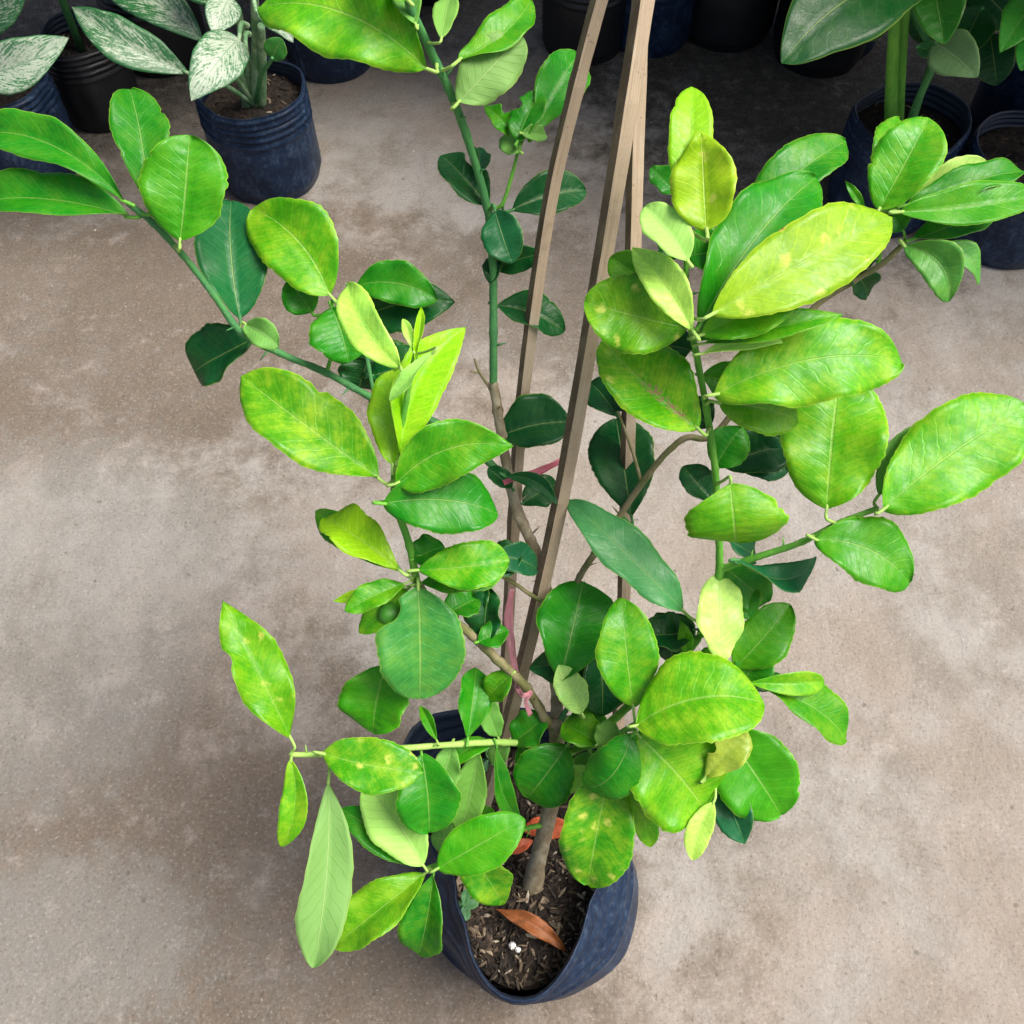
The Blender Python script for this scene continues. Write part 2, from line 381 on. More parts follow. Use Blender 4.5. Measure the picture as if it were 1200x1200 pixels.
# ---------------------------------------------------------------- bamboo stakes
def bamboo_mat():
    m = NT('split_bamboo'); uv = m.n('TexCoord').outputs['UV']; pos = m.n('NewGeometry').outputs['Position']
    mp = m.n('Mapping'); mp.inputs['Scale'].default_value = (260, 9, 1); m.t.links.new(uv, mp.inputs[0])
    fib = m.noise(1., 5, .7, vec=mp.outputs[0])
    c = m.mix(m.ss(fib, .36, .64), (.30, .215, .13), (.60, .49, .355))
    c = m.mix(m.math('MULTIPLY', m.ss(m.noise(40, 5, .7, vec=pos), .55, .72), .45), c, (.26, .19, .12))
    c = m.mix(m.ss(m.noise(420, 3, .7, vec=pos), .63, .72, 0., .8), c, (.10, .07, .045))
    c = m.mix(m.ss(m.noise(14, 3, .6, vec=pos), .5, .7, 0., .5), c, (.70, .62, .50))
    m.t.links.new(c, m.b.inputs['Base Color']); m.b.inputs['Roughness'].default_value = .62
    m.bump(fib, .5, .0012); return m.m
M_BAM = bamboo_mat()
M_SHADESIDE = bark_mat('bamboo_shade_side', (.12, .08, .045), (.20, .145, .085), (.30, .23, .15))
SHADE_LO = 6                                 # first of the left faces, with shade painted into their colour
def stake(pts, wd, th, twist, label):
    path = [Vector(p) for p in catmull([tuple(P(*p)) for p in pts], 8)]
    V, Fc, U, mats = [], [], [], []; n = len(path)
    sec = [(-1, -1), (-.1, -1.12), (1, -1), (1.1, 0), (1, 1), (0, 1.06), (-1, 1), (-1.06, 0)]
    for i, p in enumerate(path):
        t = (path[min(i+1, n-1)]-path[max(i-1, 0)]).normalized(); v = (CAM-p).normalized()
        a = t.cross(Vector((0, -.62, .78))).normalized(); b = a.cross(t)
        a, b = a*math.cos(twist)+b*math.sin(twist), b*math.cos(twist)-a*math.sin(twist)
        node = 1+.10*math.exp(-((i/n*5) % 1-.5)**2*900)
        for k, (x, y) in enumerate(sec):
            j = 1+.05*mnoise.noise(p*60+Vector((k, 0, 0)))
            V.append(p+(a*x*wd+b*y*th)*j*node); U.append((k/8, i/n))
    ns = len(sec)
    for i in range(n-1):
        for k in range(ns): k2 = (k+1) % ns; Fc.append((i*ns+k, (i+1)*ns+k, (i+1)*ns+k2, i*ns+k2)); mats.append(1 if SHADE_LO <= k < SHADE_LO+2 else 0)
    Fc.append(tuple(range(ns))); Fc.append(tuple((n-1)*ns+k for k in reversed(range(ns)))); mats += [0, 0]
    o = mesh('bamboo_stake', V, Fc, [M_BAM, M_SHADESIDE], smooth=False, uvs=U, mats=mats); tag(o, label, 'stake', 'bamboo stakes supporting the citrus tree')
    return o
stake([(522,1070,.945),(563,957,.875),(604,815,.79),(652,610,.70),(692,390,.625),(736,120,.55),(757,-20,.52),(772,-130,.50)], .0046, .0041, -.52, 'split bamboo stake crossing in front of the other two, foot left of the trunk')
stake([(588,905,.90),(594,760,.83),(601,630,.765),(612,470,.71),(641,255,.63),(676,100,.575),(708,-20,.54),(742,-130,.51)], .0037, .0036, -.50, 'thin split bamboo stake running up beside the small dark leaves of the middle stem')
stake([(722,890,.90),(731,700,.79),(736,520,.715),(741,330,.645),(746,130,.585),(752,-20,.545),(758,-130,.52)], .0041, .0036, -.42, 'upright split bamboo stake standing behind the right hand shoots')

# ---------------------------------------------------------------- citrus tree
tree = thing('citrus_tree', P(624,1040,.92), 'young leafy citrus tree with glossy bright green leaves in a navy bag', 'citrus tree')
BR = {}
def branch(key, pts, r0, r1, mat, name='branch', knobs=.15, sides=9):
    fine = catmull([tuple(map(float, p)) for p in pts], 10); BR[key] = fine
    wp = [P(*p) for p in fine]; n = len(wp)
    rad = [r0+(r1-r0)*i/(n-1) for i in range(n)]
    for i in range(n):
        if i % 10 == 0 and 0 < i < n-1 and name != 'trunk': rad[i] *= 1.14
        if name == 'trunk' and i < 8: rad[i] *= 1+.05*(8-i)
    V, Fc = tube_data(wp, rad, sides, knobs)
    o = mesh(name, V, Fc, mat, tree)
    if name != 'trunk' and r0 > .0020:
        rg = random.Random(len(key)*13+int(pts[0][0]))
        for i in range(8, n-4, 9):
            if rg.random() < .65:
                t = (wp[i+1]-wp[i]).normalized(); q = Vector((rg.gauss(0, 1), rg.gauss(0, 1), rg.gauss(0, 1))); q = (q-t*q.dot(t)).normalized()
                l = rg.uniform(.004, .009); V2, F2 = tube_data([wp[i]+q*rad[i]*.6, wp[i]+q*(rad[i]+l*.5)+t*l*.2, wp[i]+q*(rad[i]+l)+t*l*.35], [.0009, .0006, .0001], 6)
                mesh('thorn', V2, F2, mat, o)
    return o
branch('TR', [(622,1046,.93),(632,1000,.885),(642,960,.85),(650,925,.82),(654,885,.785),(650,845,.755)], .0084, .0056, M_TRUNK, 'trunk', .16, 14)
branch('CB0', [(652,858,.765),(652,800,.755),(645,720,.74),(631,655,.73),(609,605,.72),(598,570,.715),(590,520,.705),(583,482,.70),(578,448,.695)], .0050, .0034, M_TRUNK, knobs=.3)
branch('CB', [(578,450,.695),(578,390,.68),(577,300,.66),(570,240,.64),(547,160,.605),(526,105,.58),(505,60,.56),(480,5,.535),(468,-45,.52)], .0029, .0024, M_STEMD)
branch('LB0', [(650,856,.765),(638,840,.75),(617,806,.735),(585,775,.72),(550,742,.70),(512,712,.675),(489,684,.655)], .0040, .0030, M_TWIG, knobs=.35)
branch('LB', [(489,686,.655),(480,640,.635),(462,580,.615),(467,525,.60),(477,465,.58),(487,415,.565)], .0028, .0016, M_STEMG)
branch('FL', [(598,566,.715),(560,530,.71),(510,495,.70),(440,468,.685),(383,437,.67),(330,415,.655),(283,390,.64),(250,345,.625),(215,300,.61),(180,262,.592),(150,238,.58)], .0029, .0019, M_STEMD, knobs=.2)
branch('RL', [(653,880,.785),(675,878,.76),(710,868,.725),(745,848,.69)], .0032, .0020, M_STEMG)
branch('RB', [(654,890,.79),(700,860,.78),(760,805,.75),(808,760,.725),(834,720,.70),(843,670,.675),(841,605,.65),(838,550,.63),(828,480,.60),(816,415,.57),(808,375,.555),(804,330,.54),(806,265,.52)], .0038, .0014, M_STEMG)
branch('RR', [(843,668,.675),(865,660,.665),(890,652,.655),(940,635,.64),(985,612,.63),(1028,596,.62)], .0027, .0018, M_STEMG)
branch('OT', [(648,760,.747),(662,715,.74),(680,675,.733),(697,648,.725),(760,556,.70),(800,515,.685),(835,510,.68),(885,450,.66),(950,365,.635),(1000,330,.615),(1035,308,.60),(1062,282,.59)], .0027, .0017, M_TWIG, knobs=.25)
branch('OT2', [(752,567,.703),(740,525,.705),(724,482,.70)], .0014, .0011, M_TWIG)
branch('OT3', [(1030,311,.602),(1033,275,.595),(1040,250,.585),(1052,244,.58)], .0015, .0012, M_STEMG)
branch('LL', [(651,905,.80),(625,876,.77),(590,870,.75),(540,872,.73),(470,877,.71),(375,884,.69),(340,884,.68)], .0030, .0018, M_STEMY)
branch('BL', [(640,966,.855),(615,971,.835),(580,982,.805),(540,1000,.775),(500,1018,.75)], .0024, .0017, M_STEMG)
branch('ST', [(642,708,.737),(622,697,.727),(600,682,.715),(572,668,.70)], .0018, .0012, M_TWIG)
branch('DT', [(652,850,.76),(672,820,.75),(694,790,.74),(700,760,.735)], .0022, .0014, M_STEMD)
branch('RM', [(826,728,.707),(840,765,.70),(858,795,.69),(875,812,.68)], .0020, .0013, M_STEMG)
branch('RM2', [(760,806,.75),(800,838,.725),(835,860,.71),(838,905,.70)], .0020, .0013, M_STEMG)
branch('CS', [(573,243,.64),(588,240,.635),(600,205,.625),(608,175,.62),(617,155,.615)], .0014, .0010, M_STEMG)
branch('FL2', [(383,436,.67),(392,400,.66),(390,368,.652),(390,350,.648)], .0015, .0012, M_STEMG)
branch('FL3', [(440,468,.685),(432,430,.68),(424,380,.675),(418,340,.67)], .0016, .0012, M_STEMD)
branch('TW1', [(583,478,.70),(574,455,.697),(562,437,.69),(556,420,.685)], .0013, .0008, M_TWIG)
branch('TW2', [(562,437,.69),(552,435,.688)], .0008, .0006, M_TWIG)
branch('FR', [(488,688,.656),(478,700,.655),(466,706,.655)], .0012, .0010, M_STEMG)

C = dict(Y=(.30,.62,.008), V=(.50,.86,.15), L=(.105,.43,.004), M=(.054,.365,.004), G=(.018,.275,.007), D=(.004,.110,.022), T=(.012,.165,.055))
MOT = dict(Y=.55, V=.35, L=.85, M=.45, G=.16, D=.05, T=.05)
SH = dict(e=(.74,.68), ob=(1.0,.62), ov=(.62,.88), la=(.96,.95), r=(.64,.58), ob2=(1.05,.70))
def leaf_blade(B, T, wid, colr, mott, parent, bow=.05, side=0., fold=.16, roll=0., wave=.04, sh='e', under=False, curl=0., cuts=(), mat=None, name='leaf', seed=0, tw=0., up_mix=.35, matu=None, cren=.016, tipd=0.):
    rg = random.Random(seed); A = T-B; Ln = A.length; t = A.normalized()
    mid = (B+T)/2; V = (CAM-mid).normalized()
    N0 = (V*(1-up_mix)+Vector((0, 0, 1))*up_mix); N0 = (N0-t*N0.dot(t)).normalized()
    W0 = t.cross(N0).normalized()
    comp = max(.45, abs(N0.dot((V-t*V.dot(t)).normalized())*math.cos(roll)))
    hw = wid/2/comp
    ea, eb = SH[sh]; sm = ea/(ea+eb); nrm = sm**ea*(1-sm)**eb
    NS, NC = 46, 5
    up, dn, U = [], [], []
    ph = rg.uniform(0, 6.28); ph2 = rg.uniform(0, 6.28); wf = rg.uniform(1.6, 2.6)
    ph3 = rg.uniform(0, 6.28)
    for i in range(NS+1):
        s = .5-.5*math.cos(math.pi*i/NS); s = min(max(s, .0), 1.)
        ss_ = min(max(s, .004), .9965)
        prof = (ss_**ea*(1-ss_)**eb)/nrm
        ro = roll+tw*(s-.5); N = N0*math.cos(ro)+W0*math.sin(ro); W = W0*math.cos(ro)-N0*math.sin(ro)
        cpt = B+A*s+N0*(4*s*(1-s)*bow*Ln - tipd*Ln*max(0, s-.6)**2*6)+W0*(4*s*(1-s)*side*Ln)
        for j in range(-NC, NC+1):
            q = j/NC
            h = hw*prof*(1+.035*math.sin(ph+7*s)*(1 if q > 0 else -1)+.085*mnoise.noise(Vector((s*4.5, 3 if q > 0 else 9, seed*1.7)))+.03*mnoise.noise(Vector((s*16, 5 if q > 0 else 2, seed*2.3))))
            h *= 1+cren*math.sin(s*Ln*2*math.pi/.0058+ph2)*(abs(q) > .9)
            for (cs, c0, cw, cdp) in cuts:
                if q*cs > 0: h *= 1-cdp*math.exp(-((s-c0)/cw)**4)
            r = h*q
            fo = 1.35*fold*(1-.35*s)
            x = r*math.cos(fo); z = abs(r)*math.sin(fo)-curl*r*r/max(hw, 1e-4)
            z += wave*hw*q*q*(math.sin(wf*6.28*s+ph+(0 if q > 0 else 1.9)))*1.2
            z += .018*hw*math.sin(9*6.28*s-5*abs(q)+ph3)*(1-abs(q))*min(1, abs(q)*5)
            if j == 0: z -= .03*hw*prof
            up.append(cpt+W*x+N*z); U.append((.5+q*.5*.999, s))
            dn.append(cpt+W*x+N*(z-(.00042+.0005*(abs(j) < 1)*(1-s)))-W*(q*.00003))
    nr = 2*NC+1; Fc = []; mats = []
    for i in range(NS):
        for j in range(nr-1):
            a = i*nr+j; Fc.append((a, a+1, a+nr+1, a+nr)); mats.append(1 if under else 0)
    off = len(up)
    for i in range(NS):
        for j in range(nr-1):
            a = off+i*nr+j; Fc.append((a, a+nr, a+nr+1, a+1)); mats.append(0 if under else 1)
    for i in range(NS):
        for j, fl in ((0, 0), (nr-1, 1)):
            a = i*nr+j; q = (a, a+nr, off+a+nr, off+a) if not fl else (a, off+a, off+a+nr, a+nr); Fc.append(q); mats.append(0)
    for i, fl in ((0, 0), (NS, 1)):
        for j in range(nr-1):
            a = i*nr+j; q = (a, off+a, off+a+1, a+1) if not fl else (a, a+1, off+a+1, off+a); Fc.append(q); mats.append(0)
    o = mesh(name, up+dn, Fc, [mat or M_TOP, matu or M_UND], parent, uvs=U+U, mats=mats)
    o.color = tuple(max(0, min(1, c*rg.uniform(.90, 1.10))) for c in colr)+(mott,)
    return o
LSEED = [0]
def leaf(key, bx, by, tx, ty, wpx, c, dd=0., dt=None, mott=None, pet=True, cz=None, **kw):
    LSEED[0] += 1; rg = random.Random(LSEED[0]*7+3)
    best = min(BR[key], key=lambda p: (p[0]-bx)**2+(p[1]-by)**2)
    d = best[2]+dd; dt_ = rg.uniform(-.012, .022) if dt is None else dt
    B, T = P(bx, by, d), P(tx, ty, d+dt_)
    kw.setdefault('bow', rg.uniform(.02, .075)); kw.setdefault('roll', rg.uniform(-.34, .34)); kw.setdefault('side', rg.uniform(-.03, .03))
    kw.setdefault('fold', rg.uniform(.18, .42)); kw.setdefault('wave', rg.uniform(.05, .15)); kw.setdefault('tipd', rg.uniform(0., .10)); kw.setdefault('tw', rg.uniform(-.5, .5))
    if 'cuts' not in kw and rg.random() < .22 and wpx > 40:
        kw['cuts'] = tuple((rg.choice((-1, 1)), rg.uniform(.35, .92), rg.uniform(.012, .024), rg.uniform(.05, .13)) for _ in range(rg.choice((1, 1, 2))))
    colr = C[c] if isinstance(c, str) else c
    o = leaf_blade(B, T, wpx*(d+dt_/2)/F, colr, MOT.get(c, .2) if mott is None else mott, tree, seed=LSEED[0], **kw)
    if pet:
        n = P(*best); bl = (T-B).normalized(); Ln = (T-B).length
        m1 = B-bl*min(.006, Ln*.1); mid = (n+m1)/2+Vector((0, 0, -.0006))
        pts = catmull([tuple(n), tuple(mid), tuple(m1), tuple(B+bl*Ln*.03-Vector((0, 0, .0003)))], 4)
        r = .0011 if wpx*d > 22 else .0008
        V, Fc = tube_data(pts, [r*1.25]*3+[r]*(len(pts)-3), 6)
        pm = M_STEMD if c in ('D', 'T') else (M_STEMG if c == 'G' else M_STEMY)
        mesh('petiole', V, Fc, pm, o)
    return o
X = leaf
# --- far left shoot
X('FL',146,236,-40,152,60,'G',dd=-.006,sh='ob',side=0.11)
X('FL',152,254,-48,240,62,'G',dd=.004,sh='e',side=0.05)
X('FL',174,240,152,104,67,'G',dd=-.006,fold=.3,roll=.15,sh='ob')
X('FL',211,282,222,158,100,'M',dd=-.02,sh='r',fold=.15,roll=-.1,wave=.09,mott=.2,under=False)
X('FL',281,372,270,232,86,'T',dd=.005,wave=.10,sh='r')
X('FL2',386,345,296,243,90,'L',dd=-.01,side=.10,sh='r')
X('FL',296,397,222,436,72,'D',dd=.012,sh='r',wave=.08)
X('FL',288,380,326,405,34,'M',dd=-.004,under=True,sh='r')
X('FL2',366,366,338,328,46,'G',dd=.004,sh='r')
X('FL2',388,360,408,424,78,'G',dd=-.004,sh='r',side=-.04)
X('FL3',416,335,512,350,52,'G',dd=-.004,side=-0.1)
X('FL3',424,372,532,352,66,'D',dd=.008,sh='ov',side=-.06)
X('FL3',432,420,420,455,60,'D',dd=.01,sh='r')
X('FL3',428,400,470,440,60,'D',dd=.015,sh='r')
X('FL',432,466,468,482,24,'D',dd=.004)
# --- left bright shoot
X('LB',470,432,405,326,48,'V',dd=-.02,sh='e',side=-.08,mott=.6,fold=.3)
X('LB',486,424,494,359,20,'Y',dd=-.012,sh='la',fold=.9)
X('LB',484,410,472,372,14,'V',dd=-.010,sh='la')
X('LB',470,535,546,381,66,'Y',dd=-0.012,fold=.45,roll=.3,mott=.8,side=-.12,sh='la')
X('LB',460,545,462,430,52,'Y',dd=-0.008,sh='e',mott=.9)
X('LB',507,413,456,470,26,'V',dd=-.022,sh='la',fold=.7,under=True,dt=0.01)
X('LB',443,560,282,440,94,'L',dd=-.012,sh='e',mott=1.,roll=.1)
X('LB',465,566,601,522,70,'M',dd=-0.022,sh='ov',side=-0.13,wave=.10,fold=.25)
X('LB',449,590,586,600,76,'G',dd=-.026,sh='r',fold=.10,roll=.1,side=-0.06)
X('LB',468,668,378,604,60,'Y',dd=-.020,sh='ob',mott=.5,fold=.35,wave=.1,bow=.12)
X('LB',474,672,368,598,40,'M',dd=-.006,sh='ob')
X('LB',488,668,597,656,60,'M',dd=-.022,sh='ob',mott=.7)
X('LB',492,684,595,664,52,'M',dd=-.012,sh='ob',roll=-.3)
X('LB',474,684,404,716,34,'M',dd=-.014,sh='e',fold=.3)
X('LB',472,688,390,704,18,'Y',dd=-.008,sh='la')
X('LB',490,688,492,822,106,(.055,.34,.055),dd=-.018,sh='r',cuts=((1,.20,.10,.40),),fold=.12,mott=.25,wave=.05)
X('LB0',478,690,420,742,36,'L',dd=.0)
X('LB0',452,780,436,860,84,'M',dd=.012,sh='r',fold=.25,mott=.2)
X('LL',512,868,492,826,18,'M',dd=-.006,sh='la',fold=.6)
X('LL',548,866,558,782,44,'G',dd=-.004,sh='ob',roll=.4,fold=.35)
X('LL',584,864,566,815,30,'M',dd=.004,under=True)
X('LL',378,883,496,905,66,'M',dd=-.018,sh='e',mott=.75,mat=M_SPOT,side=.03)
X('LL',341,866,260,704,64,'L',dd=-.006,sh='la',wave=.22,mat=M_SPOT,mott=.6,fold=.25,cuts=((-1,.66,.05,.22),))
X('LL',341,890,329,995,34,'L',dd=.0,sh='e',side=-.1,mott=.9)
X('LL',385,912,366,1140,64,(.12,.34,.07),dd=-.012,dt=-.02,sh='ob2',under=True,wave=.16,tw=.5,fold=.36,side=-.03,bow=-.03)
X('LL',494,884,503,976,78,'G',dd=.004,sh='r',fold=.22,bow=.10)
X('LL',560,880,538,976,42,'L',dd=.02,under=True,fold=.1)
X('LL',580,872,526,900,26,'M',dd=.004,side=.15,sh='la',mott=.2)
X('LL',582,874,612,966,27,'G',dd=-.004,sh='la',fold=.5,side=.10,tw=.8)
X('LL',596,868,575,895,26,'M',dd=.006,sh='e',under=True)
# --- bottom left shoot
X('BL',496,1014,429,918,64,'V',dd=-.012,under=True,fold=.28,sh='e',mott=.2)
X('BL',492,1012,400,948,46,'G',dd=.002,sh='e')
X('BL',497,1024,390,1110,62,'L',dd=-.004,fold=.35,roll=.2,sh='e',mott=.6)
X('BL',508,1024,489,1124,60,'G',dd=-.010,fold=.40,sh='ob',mott=.3)
X('BL',512,1018,613,960,62,'M',dd=-.022,sh='e',fold=.12,mott=.2)
X('BL',548,1000,592,1064,54,'M',dd=.006,sh='ov',mott=.9,roll=.3)
X('BL',512,1016,578,1010,28,'L',dd=.004,under=True)
X('BL',560,992,505,980,40,'M',dd=.02,under=True)
X('RL',700,874,676,830,50,'G',dd=.006,sh='e')
X('RL',720,868,770,900,60,'G',dd=.012,sh='e')
X('RM2',800,838,770,790,60,'G',dd=.0,sh='e')
X('RM2',812,846,850,900,56,'M',dd=.008,sh='e')
X('RM',850,790,812,772,40,'M',dd=-.004,sh='e')
X('RB',760,802,728,776,56,'D',dd=.004,sh='r')
X('RB',790,776,770,718,50,'D',dd=.014,sh='e')
X('LB',484,655,520,640,40,'G',dd=-.004,sh='e')
X('LB',464,590,500,560,44,'G',dd=.004,sh='e')
X('FL3',436,440,500,420,58,'D',dd=.004,sh='r')
X('FL',470,478,500,500,36,'D',dd=.004,sh='e')
X('LL',600,870,640,838,44,'G',dd=.006,sh='e')
X('RB',838,548,870,500,50,'G',dd=.02,sh='e')
X('RB',822,440,880,455,54,'M',dd=.01,sh='e')
X('RB',812,395,860,380,50,'M',dd=-.008,sh='e')
X('RB',805,300,850,290,60,'G',dd=.006,sh='e')
X('RL',706,872,660,846,46,'M',dd=-.012,sh='e',fold=.3)
X('RL',716,866,742,930,54,'G',dd=.004,sh='e')
X('RL',690,878,716,930,52,'G',dd=.010,sh='ob')
X('RM2',836,872,796,910,58,'G',dd=.010,sh='e')
X('RM2',826,856,868,842,50,'M',dd=.004,sh='e')
X('RM2',834,890,874,915,46,'G',dd=.012,sh='e')
X('RM',866,802,900,762,48,'G',dd=.012,sh='e')
X('LB0',560,752,596,738,34,'G',dd=-.006,sh='e')
X('LB0',520,720,560,700,42,'G',dd=.004,sh='e')
X('LB0',600,790,570,818,36,'M',dd=-.004,sh='e')
X('LL',530,872,512,926,40,'M',dd=.012,sh='e',under=True)
X('LL',610,872,636,912,44,'G',dd=.008,sh='e')
X('BL',575,984,556,944,40,'M',dd=.006,sh='e')
X('RL',696,902,630,922,34,'V',dd=-.004,sh='e',under=True)
# --- leaves round the fork
X('RL',664,874,616,937,74,'G',dd=-.030,sh='r',fold=.2,bow=.1)
X('RL',655,866,682,836,22,'V',dd=-.03,under=True,sh='la')
X('DT',682,836,656,780,38,(.58,.92,.24),dd=-.035,sh='e',mott=.2)
X('DT',656,800,684,680,96,'G',dd=-.034,sh='ob',mott=.05,fold=.3)
X('DT',700,776,620,782,54,'D',dd=-.010,sh='ov')
X('DT',702,756,706,840,64,'D',dd=-.004,sh='e')
X('RL',742,828,729,703,73,'M',dd=-.012,fold=.14,mott=.5,sh='e')
X('RL',746,850,896,822,110,'L',dd=-.034,side=-0.11,sh='r',fold=.08,mott=.9,bow=.09,wave=.04)
X('RL',748,862,828,952,122,'L',dd=-.018,sh='r',fold=.10,mott=.7,bow=.06,roll=.1)
X('RL',722,872,688,1041,88,'M',dd=-.010,sh='ob',fold=.2,mott=.8,mat=M_SPOT,bow=.08)
X('RL',740,862,686,924,62,'G',dd=-.032,sh='r',curl=.5,fold=.1,side=-.15,bow=.15)
X('RL',700,872,722,848,30,'L',dd=-.028,under=True,sh='e')
X('RL',664,900,634,934,26,'L',dd=-.006,under=True)
X('RL',738,900,764,994,36,'L',dd=.012,sh='e',mott=.8)
X('RL',690,880,662,920,30,'M',dd=.0,under=True)
X('RM2',836,940,811,1008,32,'V',dd=-.01,sh='e',side=.06,mott=.2)
X('RM2',836,906,874,990,48,'T',dd=.012,sh='la',fold=.3)
X('RM2',846,852,918,958,96,'M',dd=-.006,sh='r',fold=.2,mott=.1,bow=.07)
X('RM2',826,912,876,858,44,(.36,.50,.06),dd=-.020,sh='ob',wave=.15,mott=.4,cuts=((-1,.45,.08,.4),))
X('RM',893,806,994,866,56,'M',dd=-.004,sh='ob',side=-0.08,mott=.4)
X('RM',876,800,968,798,30,'L',dd=-.012,sh='ob',mott=.9)
X('RM',868,806,920,796,24,'D',dd=.012)
X('RM',860,784,926,708,60,'M',dd=.0,sh='e',roll=.2,mott=.25)
X('RM',846,775,842,671,55,(.60,.93,.25),dd=-.026,sh='e',mott=.35,fold=.14)
X('RB',812,738,752,742,50,'D',dd=.006,sh='e',side=-.06)
X('RB',806,760,784,720,44,'D',dd=.015,sh='e')
X('RB',806,768,798,728,20,'M',dd=-.012,sh='la')
X('RB',802,717,668,586,58,(.085,.35,.125),dd=-.020,sh='e',side=0.0,fold=.10,mott=.1)
X('RB',834,716,862,680,36,'D',dd=.006)
# --- dark inner leaves by the stakes
X('CB0',584,512,670,494,72,'D',dd=.004,sh='e',side=-0.05)
X('CB0',592,558,654,592,20,'D',dd=-.024,side=-0.15,sh='la')
X('CB0',600,572,572,548,26,'D',dd=-.01)
X('CB0',612,590,654,566,38,'D',dd=.006,sh='r')
X('ST',576,652,632,668,40,'T',dd=-.010,side=-0.07,sh='e')
X('ST',566,664,612,646,44,'D',dd=.004)
X('ST',574,684,566,754,46,'D',dd=.004,wave=.25,sh='e')
X('ST',566,668,548,720,46,'D',dd=.008)
X('OT',740,606,722,490,78,'D',dd=.004,sh='ob',fold=.08)
X('OT2',722,486,690,446,44,'D',dd=.004)
X('OT2',724,482,745,455,30,'D',dd=.004)
# --- middle stem
X('CB',571,241,517,181,48,'D',dd=.004,sh='r',cuts=((1,.62,.12,.4),))
X('CB',562,205,560,172,26,'D',dd=.006)
X('CB',580,246,600,308,50,'T',dd=-.010,sh='e',fold=.22)
X('CB',580,270,608,300,40,'D',dd=.006)
X('CS',600,246,688,222,54,'D',dd=.016,sh='e',side=-0.05)
X('CB',582,316,636,297,32,'D',dd=.008,fold=.4)
X('CB',582,300,575,330,24,'D',dd=.012)
X('CB',582,358,662,388,48,'D',dd=.006,sh='e',side=-0.07)
X('CS',626,156,680,58,56,'G',dd=-.004,sh='ob',fold=.3)
X('CS',606,166,632,106,40,'G',dd=-.014,sh='r',cuts=((-1,.6,.1,.5),))
X('CS',604,158,567,122,28,'M',dd=-.006,sh='ov',cuts=((1,.55,.1,.4),))
X('CS',610,178,586,160,24,'M',dd=-.012,under=True,sh='r')
X('CS',612,156,642,160,20,'M',dd=-.016,under=True,sh='ov')
X('CB',500,80,298,2,96,'L',dd=-.012,sh='e',side=0.1,fold=.08,mott=.7)
X('CB',537,120,611,40,62,(.12,.36,.05),dd=-.02,sh='r',under=True,fold=-.15,wave=.12,mott=.2)
X('CB',538,70,624,-6,46,'M',dd=-.008,sh='e',side=.10)
X('CB',487,28,468,-30,40,'M',dd=-.006,under=True)
X('CB',517,44,529,-10,30,'L',dd=-.012,under=True)
X('CB',478,0,420,-60,50,'L',dd=-.006)
# --- right bright shoot
X('RB',802,238,811,96,54,'Y',dd=-.006,sh='e',fold=.22,mott=.4,wave=.08)
X('RB',828,270,822,152,78,'Y',dd=-.018,sh='ov',fold=.25,mott=1.,mat=M_SPOT,wave=.10)
X('RB',806,306,756,240,50,'V',dd=-.024,under=True,sh='r',fold=.3,mott=.2)
X('RB',800,300,776,272,44,'D',dd=.02)
X('RB',796,230,763,196,32,'G',dd=.03)
X('RB',822,378,962,198,98,'G',dd=-0.026,sh='e',fold=0.22,roll=.15,mott=.15,side=-0.04)
X('RB',850,275,996,158,62,'G',dd=0.05,sh='ob',fold=.25,roll=-.15,pet=False,mott=.3)
X('RB',834,368,1050,250,94,(.27,.56,.012),dd=-.040,sh='e',fold=0.16,mott=.75,mat=M_SPOT,side=0.0)
X('RB',822,392,938,346,58,'L',dd=-.030,sh='e',fold=.30,mott=.5)
X('RB',826,402,988,368,36,'M',dd=-.022,sh='la',fold=.3,mott=.5)
X('RB',824,414,930,396,26,'V',dd=-.028,under=True,sh='la')
X('RB',806,384,685,352,88,'L',dd=-.020,sh='r',fold=.22,mott=.6,mat=M_SPOT,roll=-.15)
X('RB',812,388,741,287,50,'V',dd=-.036,sh='la',fold=.35,mott=.2)
X('RB',800,370,716,300,60,'L',dd=-.004,sh='r',mott=.3)
X('RB',818,502,706,398,98,'L',dd=-.030,sh='r',mott=1.,mat=M_SCAR,side=-.03)
X('RB',838,462,1061,420,100,'L',dd=-.034,sh='r',side=-0.07,fold=.08,mott=.9)
X('RB',842,472,936,492,60,'L',dd=-.012,sh='e',mott=.5)
X('RB',856,566,862,638,116,'L',dd=-.036,sh='r',bow=.30,fold=.10,curl=.25,mott=.6,dt=.02)
X('OT',846,545,924,520,66,'D',dd=-.006,sh='r',wave=.12)
X('OT',850,520,925,552,54,'T',dd=.004,sh='r')
X('RB',836,590,800,546,40,'D',dd=.012)
X('RB',830,500,800,470,44,'D',dd=.02)
X('RB',812,410,770,402,44,'D',dd=.03)
X('RB',816,470,780,490,40,'D',dd=.04)
# --- branch to the right
X('RR',969,596,985,436,122,'L',dd=-.008,sh='r',fold=.14,mott=.7,roll=.05)
X('RR',1036,596,1206,476,108,'L',dd=-.012,sh='r',fold=.08,side=-0.03,mott=.7)
X('RR',1030,580,1086,496,46,'M',dd=.01,sh='e',under=True)
X('RR',956,632,1068,684,80,'M',dd=-.016,sh='r',side=-0.12,fold=.15,mott=.2)
X('RR',864,656,958,652,38,'T',dd=-.012,sh='la',side=.24,tw=1.6,fold=.2)
X('RB',850,664,902,706,50,'G',dd=.004,sh='r')
X('RB',852,632,888,652,34,'T',dd=.012)
X('RB',856,680,878,725,48,'G',dd=.012)
